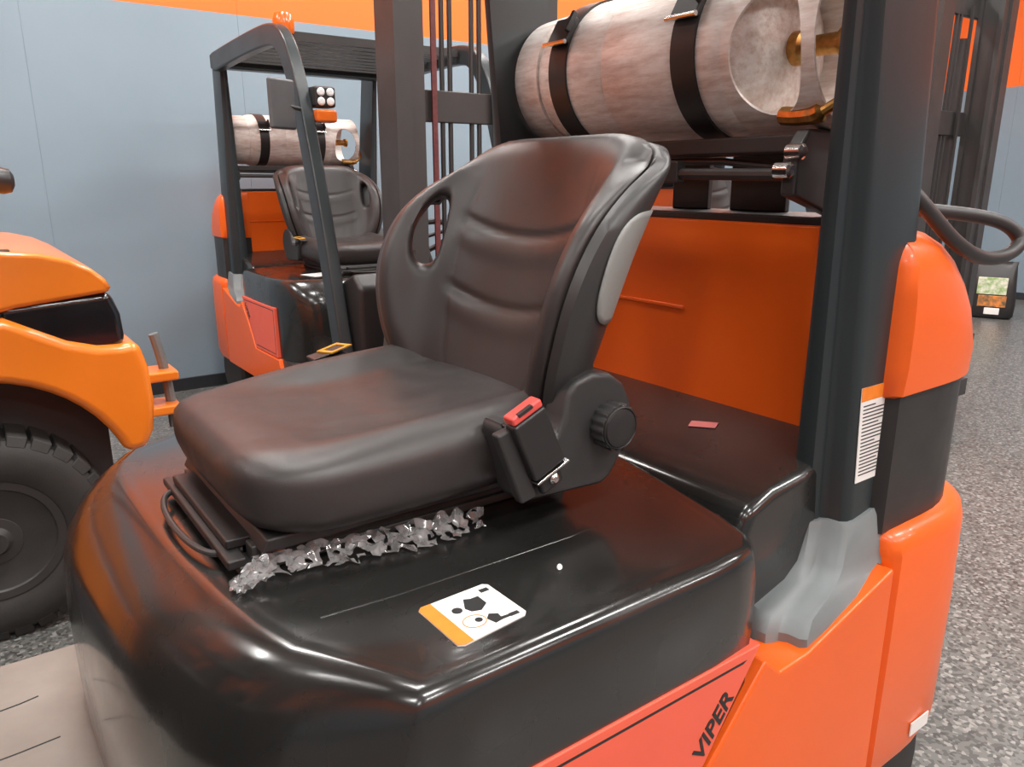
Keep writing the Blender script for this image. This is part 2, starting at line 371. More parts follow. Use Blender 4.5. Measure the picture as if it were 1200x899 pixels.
def build_back(root):
    nu, nv = 88, 72
    HU, HV, HRU, HRV = 0.755, (1.350 - ZB) / (ZT - ZB), 0.095, 0.066 / (ZT - ZB)
    def hole(u, v):
        dv = (v - HV) / HRV; du = (abs(u) - HU - 0.045 * dv * 0.6) / HRU
        return abs(du) ** 2.4 + abs(dv) ** 2.4
    U = [-1 + 2 * i / nu for i in range(nu + 1)]; V = [j / nv for j in range(nv + 1)]
    keep = {}
    for i in range(nu):
        for j in range(nv):
            keep[i, j] = hole((U[i] + U[i + 1]) / 2, (V[j] + V[j + 1]) / 2) > 1.0
    def onb(i, j):
        fs = [keep.get((a, b)) for a in (i - 1, i) for b in (j - 1, j)]
        return True in fs and False in fs
    par = {}
    for i in range(nu + 1):
        for j in range(nv + 1):
            u, v = U[i], V[j]
            if onb(i, j):
                for _ in range(6):
                    s = hole(u, v) ** (1 / 2.4)
                    dv = v - HV; cu = math.copysign(HU + 0.045 * (dv / HRV) * 0.6, u)
                    u = cu + (u - cu) / s; v = HV + dv / s
            par[i, j] = (u, v)
    def nrm(u, v):
        # outward (rearward) direction, level so that the thickness never lifts the rim
        e = 0.02; v = min(v, 0.80)
        t = back_pt(min(1, u + e), v) - back_pt(max(-1, u - e), v)
        q = Vector((t.y, -t.x, 0)).normalized()
        return (q + Vector((0, 0, -0.18))).normalized()
    def edge(u, v):
        # distance to rim for rounding
        e = min((1 - abs(u)) / 0.16, (1 - v) / 0.10, v / 0.08)
        h = (hole(u, v) ** (1 / 2.4) - 1) / 0.42
        return max(0, min(1, e)), max(0, min(1, h))
    def rnd(t): return 1 - math.sqrt(max(0, 1 - (1 - t) ** 2))
    vid = {}; b = MB()
    for side in (0, 1):
        for i in range(nu + 1):
            for j in range(nv + 1):
                u, v = par[i, j]; e, h = edge(u, v); nn = nrm(u, v)
                T = 0.048
                off = rnd(min(e, h)) * T * 0.5
                p = back_pt(u, v) + nn * (off if side == 0 else T - off * 0.35)
                vid[side, i, j] = len(b.v); b.v.append(tuple(p))
    for (i, j), k in keep.items():
        if not k: continue
        b.f.append((vid[0, i, j], vid[0, i + 1, j], vid[0, i + 1, j + 1], vid[0, i, j + 1]))
        b.f.append((vid[1, i, j], vid[1, i, j + 1], vid[1, i + 1, j + 1], vid[1, i + 1, j]))
        for (a, c, o) in (((i, j), (i + 1, j), (i, j - 1)), ((i + 1, j), (i + 1, j + 1), (i + 1, j)), ((i + 1, j + 1), (i, j + 1), (i, j + 1)), ((i, j + 1), (i, j), (i - 1, j))):
            if not keep.get(o, False):
                b.f.append((vid[0, a[0], a[1]], vid[1, a[0], a[1]], vid[1, c[0], c[1]], vid[0, c[0], c[1]]))
    pad = b.build('backrest_pad', M['leather'], root, ang=75)
    # moulded shell behind the pad, with a bead where the two meet
    s = MB(); sv = {}
    mu, mv = 44, 36
    for side in (0, 1):
        for i in range(mu + 1):
            for j in range(mv + 1):
                u, v = -1 + 2 * i / mu, j / mv
                u *= 0.985; v = 0.015 + v * 0.975
                nn = nrm(u, v); e = max(0, min(1, (1 - abs(u)) / 0.25, (1 - v) / 0.14, v / 0.1))
                T0, T1 = 0.051, 0.051 + 0.010 + 0.026 * math.sqrt(max(0, 1 - (1 - e) ** 2))
                p = back_pt(u, v) + nn * (T0 if side == 0 else T1)
                sv[side, i, j] = len(s.v); s.v.append(tuple(p))
    def kk(i, j):
        u = -1 + 2 * (i + .5) / mu; v = 0.015 + (j + .5) / mv * 0.975
        return 0 <= i < mu and 0 <= j < mv and not (u > 0 and hole(u, v) < 1.35)
    for i in range(mu):
        for j in range(mv):
            if not kk(i, j): continue
            s.f.append((sv[0, i, j], sv[0, i + 1, j], sv[0, i + 1, j + 1], sv[0, i, j + 1])); s.f.append((sv[1, i, j], sv[1, i, j + 1], sv[1, i + 1, j + 1], sv[1, i + 1, j]))
            for (a, c, o) in (((i, j), (i + 1, j), (i, j - 1)), ((i + 1, j), (i + 1, j + 1), (i + 1, j)), ((i + 1, j + 1), (i, j + 1), (i, j + 1)), ((i, j + 1), (i, j), (i - 1, j))):
                if not kk(*o): s.f.append((sv[0, a[0], a[1]], sv[1, a[0], a[1]], sv[1, c[0], c[1]], sv[0, c[0], c[1]]))
    s.build('backrest_shell', M['shell'], root, ang=60)
    # pale inset panel on the outer face of the left wing
    s = MB(); rows = []
    for j in range(19):
        r = []
        for i in range(13):
            a, c = -1 + 2 * i / 12, -1 + 2 * j / 18
            k = (abs(a) ** 4 + abs(c) ** 4) ** 0.25; m = max(abs(a), abs(c)) / k if k else 1
            a2, c2 = a * m, c * m
            u = -(0.78 + 0.15 * a2 + 0.035 * c2); v = (1.335 - ZB) / (ZT - ZB) + 0.165 * c2
            nn = nrm(u, v); u *= 0.985; e = max(0, min(1, (1 - abs(u)) / 0.25))
            r.append(back_pt(u, v) + nn * (0.051 + 0.0105 + 0.026 * math.sqrt(max(0, 1 - (1 - e) ** 2))))
        rows.append(r)
    s.loft(rows, False, False)
    o = s.build('wing_inset', M['greyplastic'], root, ang=60)
    q = o.modifiers.new('solid', 'SOLIDIFY'); q.thickness = 0.003

def build_seat(root):
    seat = part_empty('driver_seat', root); seat.location = (0, 0, 0)
    build_cushion().build('cushion', M['leather'], seat, ang=75)
    build_back(seat)
    # slide rails and pan
    for y in (0.985, 1.315):
        b = MB().box((0.25, y - 0.022, 0.9325), (0.82, y + 0.022, 0.947)).box((0.27, y - 0.014, 0.945), (0.82, y + 0.014, 0.968))
        b.build('slide_rail', M['blackmetal'], seat, bevel=0.003)
    MB().prism([(0.275, 0.965), (0.285, 0.985), (0.80, 0.985), (0.81, 0.965)], 0.945, 1.355).build('seat_pan', M['black'], seat, bevel=0.004)
    b = MB().box((0.236, 0.965, 0.944), (0.262, 1.335, 0.958)); b.box((0.245, 1.00, 0.958), (0.30, 1.30, 0.972))
    b.build('front_crossbar', M['black'], seat, bevel=0.003)
    MB().tube(chain([(0.262, 1.30, 0.950), (0.225, 1.27, 0.948), (0.212, 1.20, 0.945), (0.215, 1.10, 0.944), (0.232, 1.03, 0.946), (0.27, 1.01, 0.95)]), 0.005).build('slide_lever', M['blackmetal'], seat)
    # recliner side covers, left one with knob and belt buckle
    cov = [(0.59, 1.106), (0.598, 1.112), (0.619, 1.114), (0.638, 1.077), (0.695, 1.079), (0.709, 1.101), (0.714, 1.137), (0.731, 1.156), (0.764, 1.163), (0.8, 1.158), (0.829, 1.138), (0.846, 1.108), (0.85, 1.073), (0.84, 1.037), (0.823, 1.009), (0.807, 0.987), (0.788, 0.977), (0.635, 0.984), (0.621, 0.993)]
    MB().prism(cov, 0.840, 0.895).build('recliner_cover', M['shell'], seat, bevel=0.012, seg=4)
    MB().prism([(x, z) for x, z in cov], 1.408, 1.445).build('recliner_cover', M['shell'], seat, bevel=0.012, seg=4)
    MB().prism([(0.575, 1.104), (0.602, 1.110), (0.648, 0.996), (0.618, 0.990)], 0.826, 0.845).build('cover_rib', M['shell'], seat, bevel=0.005, seg=3)
    # knob: ribbed rim and a domed face
    k = MB(); prof = [(0.030, 0), (0.036, -0.002), (0.037, -0.008), (0.037, -0.026), (0.0355, -0.030)]
    secs = []
    for r, h in prof:
        secs.append([Vector((0.795 + (r + 0.0012 * math.cos(16 * a)) * math.cos(a), 0.842 + h, 1.078 + (r + 0.0012 * math.cos(16 * a)) * math.sin(a))) for a in [2 * math.pi * i / 96 for i in range(96)]])
    k.loft(secs).build('recline_knob', M['shell'], seat)
    MB().lathe([(0.0, -0.037), (0.012, -0.0368), (0.024, -0.0355), (0.0295, -0.034), (0.031, -0.0315), (0.0325, -0.0335), (0.034, -0.0325), (0.0345, -0.029), (0.0, -0.029)], (0.795, 0.842, 1.078)).build('knob_face', M['black'], seat)
    # buckle leaning rearward along the cover
    mx = Matrix.Translation((0.640, 0.824, 1.085)) @ Matrix.Rotation(R(-24), 4, 'Y')
    MB().box((-0.030, -0.012, -0.052), (0.030, 0.014, 0.046), mx).build('belt_buckle', M['black'], seat, bevel=0.005, seg=3)
    MB().box((-0.028, -0.011, 0.0465), (0.028, 0.013, 0.060), mx).build('release_button', M['pinkbtn'], seat, bevel=0.004, seg=3)
    MB().box((-0.016, -0.0125, 0.056), (0.010, -0.0055, 0.0608), mx).build('latch_slot', M['ink'], seat)
    MB().box((-0.030, -0.014, -0.057), (0.034, 0.006, -0.053), mx).build('buckle_lip', M['chrome'], seat, bevel=0.001)
    MB().box((-0.022, -0.002, -0.088), (0.022, 0.012, -0.052), mx).build('buckle_strap_plate', M['black'], seat, bevel=0.006, seg=3)
    MB().lathe([(0.0, -0.008), (0.005, -0.008), (0.0085, -0.005), (0.009, 0), (0.009, 0.01), (0, 0.01)], mx @ Vector((0.004, -0.001, -0.072)), n=16).build('buckle_bolt', M['chrome'], seat)
    # far-side belt tongue lying over the cushion edge
    MB().tube(chain([(0.66, 1.42, 1.04), (0.62, 1.44, 1.085), (0.585, 1.435, 1.10)]), 0.012, 8).build('belt_stalk', M['black'], seat)
    b = MB().box((-0.035, -0.02, -0.002), (0.035, 0.02, 0.002), Matrix.Translation((0.58, 1.43, 1.112)) @ Matrix.Rotation(R(-12), 4, 'Y'))
    b.build('belt_webbing', M['black'], seat, bevel=0.002)
    fr = MB(); mxx = Matrix.Translation((0.60, 1.435, 1.118)) @ Matrix.Rotation(R(-8), 4, 'Y') @ Matrix.Rotation(R(20), 4, 'Z')
    for lo, hi in (((-.028, -.022, -.0015), (-.019, .022, .0015)), ((.019, -.022, -.0015), (.028, .022, .0015)), ((-.02, -.022, -.0015), (.02, -.014, .0015)), ((-.02, .014, -.0015), (.02, .022, .0015))):
        fr.box(lo, hi, mxx)
    fr.build('belt_tongue', M['yellow'], seat)
    MB().lathe([(0, 0), (0.006, 0), (0.006, -0.006), (0, -0.007)], (0.775, 0.868, 1.190), n=12).build('pivot_bolt', M['chrome'], seat)
    MB().box((0.745, 0.870, 1.08), (0.795, 0.895, 1.205)).build('pivot_plate', M['black'], seat, bevel=0.01, seg=3)
    return seat

def cw_level(z, y0, xf, xs, xr, n=14, cham=0.0):
    # plan outline of the counterweight at height z: left flank y0, rounded rear
    L = [(xf, YC - (YC - y0) * 0.5), (xf, y0 + 0.06), (xf + 0.004, y0 + 0.02), (xf + 0.02, y0), ((xf + xs) / 2, y0), (xs, y0)]
    for k in range(1, n):
        a = math.pi / 2 * k / n
        L.append((xs + (xr - xs) * math.sin(a) ** 0.85, YC - (YC - y0) * (math.cos(a) ** 0.62)))
    L.append((xr, YC))
    full = L + [(x, 2 * YC - y) for x, y in reversed(L[:-1])]
    return [Vector((x, y, z)) for x, y in full]

def build_truck():
    t = thing('forklift', 'x', 'forklift')
    hood = build_hood(t)
    MB().tube([(0.300, 0.812, 0.9285), (0.40, 0.803, 0.929), (0.68, 0.800, 0.929), (0.80, 0.806, 0.9275)], 0.003, 8).build('hood_crease', M['hood'], t, ang=60)
    # decal on the hood near its left edge
    d = MB().prism([(0.404, 0.662), (0.412, 0.658), (0.505, 0.668), (0.511, 0.674), (0.509, 0.755), (0.503, 0.760), (0.409, 0.757), (0.403, 0.751)], 0.9290, 0.9318, 'z').build('seat_warning_decal', M['white'], t)
    d['label'] = 'white and orange warning decal'
    zt = 0.9322
    MB().prism([(0.404, 0.662), (0.412, 0.658), (0.425, 0.6595), (0.423, 0.7572), (0.409, 0.757), (0.403, 0.751)], 0.9319, zt, 'z').build('orange_band', M['deco'], d)
    ink = MB()
    for poly in ([(0.452, 0.722), (0.462, 0.742), (0.470, 0.738), (0.482, 0.738), (0.482, 0.718), (0.468, 0.708), (0.456, 0.712)],
                 [(0.462, 0.688), (0.470, 0.696), (0.480, 0.690), (0.478, 0.676), (0.466, 0.674)],
                 [(0.478, 0.682), (0.488, 0.681), (0.490, 0.676), (0.478, 0.676)],
                 [(0.489, 0.682), (0.503, 0.682), (0.503, 0.675), (0.489, 0.675)],
                 [(0.490, 0.750), (0.503, 0.750), (0.503, 0.742), (0.490, 0.742)]): ink.prism(poly, 0.9319, zt, 'z')
    for cx, cy, r in ((0.442, 0.724, 0.007), (0.453, 0.692, 0.005)):
        ink.prism([(cx + r * math.cos(a * math.pi / 8), cy + r * math.sin(a * math.pi / 8)) for a in range(16)], 0.9319, zt, 'z')
    ink.build('pictogram', M['ink'], d)
    MB().tube([(0.447 + 0.015 * math.cos(a * math.pi / 14), 0.692 + 0.013 * math.sin(a * math.pi / 14), 0.9319) for a in range(28)], 0.0008, 4, closed=True).build('warning_ring', M['deco'], d)
    # red side trim with a pinstripe and lettering, both flanks
    for sgn in (-1, 1):
        ys = lambda v: YC + sgn * v
        def pr(poly, a, b, **k):
            lo, hi = sorted((ys(a), ys(b))); return MB().prism(poly, lo, hi)
        red = pr([(0.345, 0.772), (0.902, 0.772), (0.786, 0.611), (0.705, 0.495), (0.345, 0.495)], 0.44, 0.549).build('side_trim', M['red'], t, bevel=0.003)
        o, i = [(0.365, 0.7575), (0.868, 0.7575), (0.692, 0.512), (0.365, 0.512)], [(0.369, 0.7535), (0.860, 0.7535), (0.690, 0.516), (0.369, 0.516)]
        st = MB()
        for a in range(4):
            b_ = (a + 1) % 4
            if a == 1: continue
            lo, hi = sorted((ys(0.5488), ys(0.5496)))
            st.prism([o[a], o[b_], i[b_], i[a]], lo, hi)
        st.build('pinstripe', M['ink'], red)
        ang = R(51)
        if sgn < 0:
            mx = Matrix.Translation((0.776, ys(0.5495), 0.622)) @ Matrix(((math.cos(ang), -math.sin(ang), 0, 0), (0, 0, -1, 0), (math.sin(ang), math.cos(ang), 0, 0), (0, 0, 0, 1)))
        else:
            mx = Matrix.Translation((0.86, ys(0.5495), 0.73)) @ Matrix(((-math.cos(ang), -math.sin(ang), 0, 0), (0, 0, 1, 0), (-math.sin(ang), math.cos(ang), 0, 0), (0, 0, 0, 1)))
        text_mesh('VIPER', 0.043, 0.28, 0.0005, 'lettering', M['ink'], red, mx)
        # orange frame side
        fp = [(0.915, 0.738), (0.955, 0.702), (1.03, 0.706), (1.277, 0.778), (1.277, 0.30), (-0.60, 0.30), (-0.60, 0.42), (0.30, 0.42), (0.33, 0.49), (0.712, 0.49), (0.795, 0.606)]
        pr(fp, 0.47, 0.552).build('side_frame', M['orange'], t, bevel=0.006, seg=3)
    # operator floor and its mat
    MB().box((-0.60, 0.62, 0.40), (0.32, 1.68, 0.488)).build('floor_plate', M['blackmetal'], t)
    mt = MB().box((-0.55, 0.64, 0.4885), (0.12, 1.70, 0.497)).build('floor_mat', M['mat'], t, bevel=0.003)
    for k, (y, xa, m) in enumerate(((1.545, -0.5, 18), (1.395, -0.42, 16))):
        pts = [(x, y + 0.010 * noise.noise(Vector((x * 12, k * 3, 0))) + 0.03 * x, 0.4972) for x in [xa + 0.03 * i for i in range(m)]]
        MB().tube(pts, 0.0015, 6).build('mat_fold', M['ink'], mt)
    # rear engine cover behind the hood
    b = MB().prism([(0.93, 0.50), (0.95, 0.84), (0.985, 0.928), (1.05, 0.950), (1.13, 0.962), (1.20, 0.985), (1.276, 1.0), (1.276, 0.50)], 0.70, 1.60)
    b.build('engine_cover', M['hood'], t, bevel=0.02, seg=4)
    s = MB().box((-0.028, -0.010, 0), (0.028, 0.010, 0.0012), Matrix.Translation((1.165, 0.955, 0.9745)) @ Matrix.Rotation(R(-18), 4, 'Y') @ Matrix.Rotation(R(-70), 4, 'Z')).build('engine_cover_decal', M['pink'], t)
    MB().box((-0.5, 0.75, 0.14), (1.7, 1.55, 0.42)).build('chassis', M['blackmetal'], t)
    # counterweight: heavy base with a shelf, black side panels, rounded upper block
    MB().loft([cw_level(*a) for a in ((0.30, 0.612, 1.285, 1.44, 1.74), (0.34, 0.602, 1.283, 1.46, 1.77), (0.60, 0.600, 1.283, 1.46, 1.77), (0.79, 0.600, 1.283, 1.45, 1.765), (0.815, 0.606, 1.283, 1.45, 1.76), (0.830, 0.622, 1.285, 1.44, 1.745), (0.835, 0.66, 1.29, 1.43, 1.72))]).build('counterweight_base', M['orange'], t, ang=50)
    MB().loft([cw_level(*a) for a in ((0.83, 0.632, 1.262, 1.42, 1.735), (1.085, 0.632, 1.262, 1.42, 1.735))]).build('counterweight_band', M['black'], t, ang=50)
    MB().loft([cw_level(*a) for a in ((1.083, 0.640, 1.256, 1.41, 1.735), (1.09, 0.624, 1.254, 1.42, 1.755), (1.14, 0.620, 1.254, 1.415, 1.75), (1.21, 0.620, 1.254, 1.38, 1.72), (1.26, 0.622, 1.254, 1.345, 1.68), (1.305, 0.628, 1.254, 1.31, 1.63),
        (1.335, 0.640, 1.256, 1.295, 1.58), (1.355, 0.66, 1.258, 1.29, 1.53), (1.366, 0.69, 1.262, 1.29, 1.49), (1.372, 0.74, 1.268, 1.30, 1.45))]).build('counterweight_top', M['orange'], t, ang=50)
    MB().box((1.2535, 0.80, 0.95), (1.262, 1.50, 1.366)).build('counterweight_face', M['orange'], t, bevel=0.003)
    MB().box((1.249, 1.10, 1.178), (1.256, 1.50, 1.186)).build('face_ledge', M['orange'], t, bevel=0.002)
    MB().box((1.262, 0.77, 1.366), (1.44, 1.53, 1.382)).build('counterweight_cap', M['black'], t, bevel=0.004)
    MB().box((1.44, 0.598, 0.345), (1.51, 0.6005, 0.375)).build('capacity_tag', M['white'], t)
    # overhead guard: pillars in shaped section, cast feet, roof
    prof = [(-0.034, 0.092), (-0.040, 0.075), (-0.036, 0.055), (-0.022, 0.047), (-0.014, 0.046), (-0.006, 0.034), (-0.004, 0.014), (0.004, 0.004), (0.016, 0.0), (0.140, 0.0), (0.152, 0.004), (0.158, 0.016), (0.158, 0.092)]
    for sgn in (-1, 1):
        secs = []
        for z in (0.80, 1.1, 1.4, 1.7, 2.0, 2.08):
            x0 = 1.200 - (z - 0.84) * 0.083
            k = 1 - 0.42 * (z - 0.84) / 0.85; secs.append([Vector((x0 + (a if a > 0.01 else a * k), YC + sgn * (0.498 - b * k), z)) for a, b in prof])
        p = MB().loft(secs).build('rear_pillar', M['pillar'], t, ang=40)
        base = []
        for z, g, fx, ox in ((0.655, 0.030, -0.150, 0.049), (0.722, 0.032, -0.146, 0.049), (0.748, 0.028, -0.128, 0.042), (0.770, 0.019, -0.048, 0.026), (0.795, 0.015, -0.018, 0.018), (0.838, 0.010, 0.0, 0.010), (0.850, 0.006, 0.002, 0.006)):
            x0 = 1.200 - (z - 0.84) * 0.083
            q = []
            for a, b in prof:
                aa = a + (fx if a < 0.01 else 0) - (g if a < 0.01 else 0) + ((g if z > 0.79 else -0.012) if a > 0.14 else 0)
                zz = z + (0.012 + 0.19 * 0.16 * max(0, min(1, (a + 0.03) / 0.18)) if z > 0.83 else 0) + (0.03 * max(0, (a) / 0.16) if z < 0.76 else 0)
                q.append(Vector((min(x0 + aa, 1.272) if z < 0.79 else x0 + aa, YC + sgn * (0.498 - b + ox), zz)))
            base.append(q)
        MB().loft(base).build('pillar_foot', M['cast'], t, ang=40)
        if sgn < 0:
            def P(x, z, o=0.0015): return (x - (z - 1.03) * 0.0 , YC - 0.498 - o, z)
            def quad(a, b, c, d, o): return MB().add([P(*a, o), P(*b, o), P(*c, o), P(*d, o), P(*a, 0.0), P(*b, 0.0), P(*c, 0.0), P(*d, 0.0)], [(0, 1, 2, 3), (4, 7, 6, 5), (0, 4, 5, 1), (1, 5, 6, 2), (2, 6, 7, 3), (3, 7, 4, 0)])
            dc = quad((1.204, 0.940), (1.308, 0.940), (1.295, 1.112), (1.190, 1.112), 0.0012).build('pillar_decal', M['white'], p)
            dc['label'] = 'white instruction decal with orange header'
            quad((1.193, 1.088), (1.2975, 1.088), (1.295, 1.112), (1.190, 1.112), 0.0016).build('decal_header', M['deco'], p)
            ln = MB(); random.seed(3)
            for k in range(20):
                z = 1.078 - k * 0.0066
                xl = 1.198 + (1.112 - z) * 0.076; xr = xl + 0.088 * (1 if k % 5 else random.uniform(0.3, 0.8))
                ln.box((xl, YC - 0.4998, z), (xr, YC - 0.4980, z + 0.0020))
            ln.build('decal_print', M['ink'], p)
        # front pillar, curved back into the roof
        fp = chain([(-0.56, YC + sgn * 0.53, 0.42), (-0.47, YC + sgn * 0.53, 0.80), (-0.36, YC + sgn * 0.53, 1.25), (-0.22, YC + sgn * 0.53, 1.70), (-0.13, YC + sgn * 0.53, 1.92), (-0.03, YC + sgn * 0.53, 2.05), (0.12, YC + sgn * 0.53, 2.10), (0.5, YC + sgn * 0.53, 2.10), (1.03, YC + sgn * 0.53, 2.08)], 6)
        q = []
        for k, pnt in enumerate(fp):
            dd = (fp[min(k + 1, len(fp) - 1)] - fp[max(k - 1, 0)]).normalized(); nn = Vector((-dd.z, 0, dd.x))
            q.append([pnt + nn * 0.05 + Vector((0, sgn * 0.03, 0)), pnt + nn * 0.05 - Vector((0, sgn * 0.03, 0)), pnt - nn * 0.05 - Vector((0, sgn * 0.03, 0)), pnt - nn * 0.05 + Vector((0, sgn * 0.03, 0))])
        MB().loft(q).build('front_pillar', M['pillar'], t, bevel=0.01, ang=50)
    for k in range(9):
        x = 0.10 + k * 0.112
        MB().box((x, 0.66, 2.085), (x + 0.03, 1.64, 2.125)).build('roof_bar', M['blackmetal'], t)
    MB().box((1.02, 0.60, 2.05), (1.10, 1.70, 2.13)).build('roof_rear_beam', M['pillar'], t, bevel=0.01)
    # tank carrier
    c = MB().box((1.20, 0.83, 1.492), (1.235, 1.62, 1.522)).box((1.33, 0.83, 1.492), (1.365, 1.62, 1.522)); c.build('tank_cradle', M['blackmetal'], t, bevel=0.004)
    MB().tube([(1.19, 1.60, 1.462), (1.19, 0.83, 1.455)], 0.011).build('pivot_rod', M['blackmetal'], t)
    MB().tube([(1.215, 1.60, 1.487), (1.225, 1.0, 1.480), (1.24, 0.82, 1.462)], 0.007).build('latch_rod', M['blackmetal'], t)
    MB().prism([(1.17, 1.42), (1.17, 1.49), (1.20, 1.53), (1.38, 1.53), (1.40, 1.382), (1.30, 1.382)], 0.800, 0.830).build('carrier_bracket', M['blackmetal'], t, bevel=0.006)
    MB().prism([(1.17, 1.44), (1.17, 1.49), (1.20, 1.53), (1.38, 1.53), (1.40, 1.382), (1.34, 1.382)], 1.56, 1.59).build('carrier_bracket', M['blackmetal'], t, bevel=0.006)
    for (x, y, z, r) in ((1.165, 0.815, 1.462, 0.014), (1.172, 0.80, 1.492, 0.013), (1.185, 1.09, 1.470, 0.004)):
        MB().lathe([(0, -0.012), (r * 0.6, -0.012), (r, -0.008), (r, 0.02), (0, 0.02)], (x, y, z), n=14).build('carrier_bolt', M['chrome'] if r > 0.0125 else M['white'], t)
    MB().box((1.175, 1.07, 1.44), (1.20, 1.11, 1.482)).build('rod_clamp', M['blackmetal'], t, bevel=0.004)
    for ya, yb in ((1.165, 1.27), (0.965, 1.105)):
        MB().box((1.385, ya, 1.382), (1.40, yb, 1.50)).build('carrier_post', M['blackmetal'], t, bevel=0.003)
    # dash, steering wheel
    MB().prism([(-0.62, 0.49), (-0.62, 0.98), (-0.55, 1.04), (-0.40, 0.98), (-0.43, 0.90), (-0.36, 0.49)], 0.66, 1.64).build('dash', M['black'], t, bevel=0.02, seg=3)
    MB().tube([(-0.46, YC, 0.90), (-0.30, YC, 1.14)], 0.03).build('steering_column', M['black'], t)
    cc = Vector((-0.29, YC, 1.155)); ax = Vector((0.55, 0, 0.835)).normalized(); e1 = Vector((0, 1, 0)); e2 = ax.cross(e1)
    sw = MB().tube([cc + (e1 * math.cos(a * math.pi / 18) + e2 * math.sin(a * math.pi / 18)) * 0.165 for a in range(36)], 0.014, 8, closed=True)
    for a in (0.5, 2.6, 4.7): sw.tube([cc, cc + (e1 * math.cos(a) + e2 * math.sin(a)) * 0.165], 0.010, 6)
    sw.build('steering_wheel', M['black'], t)
    MB().box((-0.555, 0.95, 1.02), (-0.45, 1.10, 1.12)).build('gauge_pod', M['black'], t, bevel=0.02)
    # wheels
    for (x, r, w) in ((1.40, 0.205, 0.13), (-0.46, 0.27, 0.18)):
        for s in (-1, 1):
            yy = YC + s * (0.44 if x > 0 else 0.45)
            wh = MB().lathe([(r * .55, -w / 2), (r * .92, -w / 2), (r, -w / 2 + .02), (r, w / 2 - .02), (r * .92, w / 2), (r * .55, w / 2)], (x, yy, r)).build('wheel', M['rubber'], t)
            MB().lathe([(0, -w / 2 + .02), (r * .3, -w / 2 + .01), (r * .35, -w / 2 + .035), (r * .56, -w / 2 + .03), (r * .56, w / 2 - .03), (r * .35, w / 2 - .035), (r * .3, w / 2 - .01), (0, w / 2 - .02)], (x, yy, r)).build('hub', M['cast'], wh)
    # mast: two nested channel rails a side, cylinders, crossmembers, carriage and forks
    for s in (-1, 1):
        yy = YC + s * 0.36
        for k, (dx, dy) in enumerate(((0.0, 0.0), (0.012, -0.062))):
            c = yy + s * dy
            pl = [(-0.86 + dx, c - 0.045), (-0.70 - dx, c - 0.045), (-0.70 - dx, c + 0.03), (-0.725 - dx, c + 0.03), (-0.725 - dx, c + s * 0.0 + 0.012), (-0.835 + dx, c + 0.012), (-0.835 + dx, c + 0.03), (-0.86 + dx, c + 0.03)]
            if s > 0: pl = [(a, 2 * c - b) for a, b in pl]
            MB().prism(pl, 0.10, 2.42 + 0.1 * k, 'z').build('mast_rail', M['blackmetal'], t)
        MB().tube([(-0.66, YC + s * 0.235, 0.2), (-0.66, YC + s * 0.235, 2.2)], 0.035, 14).build('lift_cylinder', M['blackmetal'], t)
        MB().box((-1.75, YC + s * 0.2 - 0.05, 0.05), (-0.95, YC + s * 0.2 + 0.05, 0.085)).box((-0.95, YC + s * 0.2 - 0.05, 0.05), (-0.91, YC + s * 0.2 + 0.05, 0.55)).build('fork', M['blackmetal'], t, bevel=0.006)
    for z in (0.35, 1.68, 2.30):
        MB().box((-0.72, YC - 0.36, z), (-0.69, YC + 0.36, z + 0.13)).build('mast_crossmember', M['blackmetal'], t, bevel=0.005)
    MB().box((-0.90, YC - 0.40, 0.16), (-0.87, YC + 0.40, 0.26)).box((-0.90, YC - 0.40, 0.46), (-0.87, YC + 0.40, 0.54)).build('fork_carriage', M['blackmetal'], t)
    for dy in (-0.09, -0.05, 0.06, 0.10):
        MB().tube([(-0.70, YC + dy, 0.4), (-0.70, YC + dy, 1.2), (-0.71, YC + dy, 2.4)], 0.011, 8).build('mast_hose', M['hose'], t)
    for dy in (-0.15, 0.16):
        MB().box((-0.745, YC + dy - 0.012, 0.3), (-0.735, YC + dy + 0.012, 2.35)).build('lift_chain', M['pot'] if dy > 0 else M['blackmetal'], t)
    return t

near = build_truck()
seat = build_seat(near)

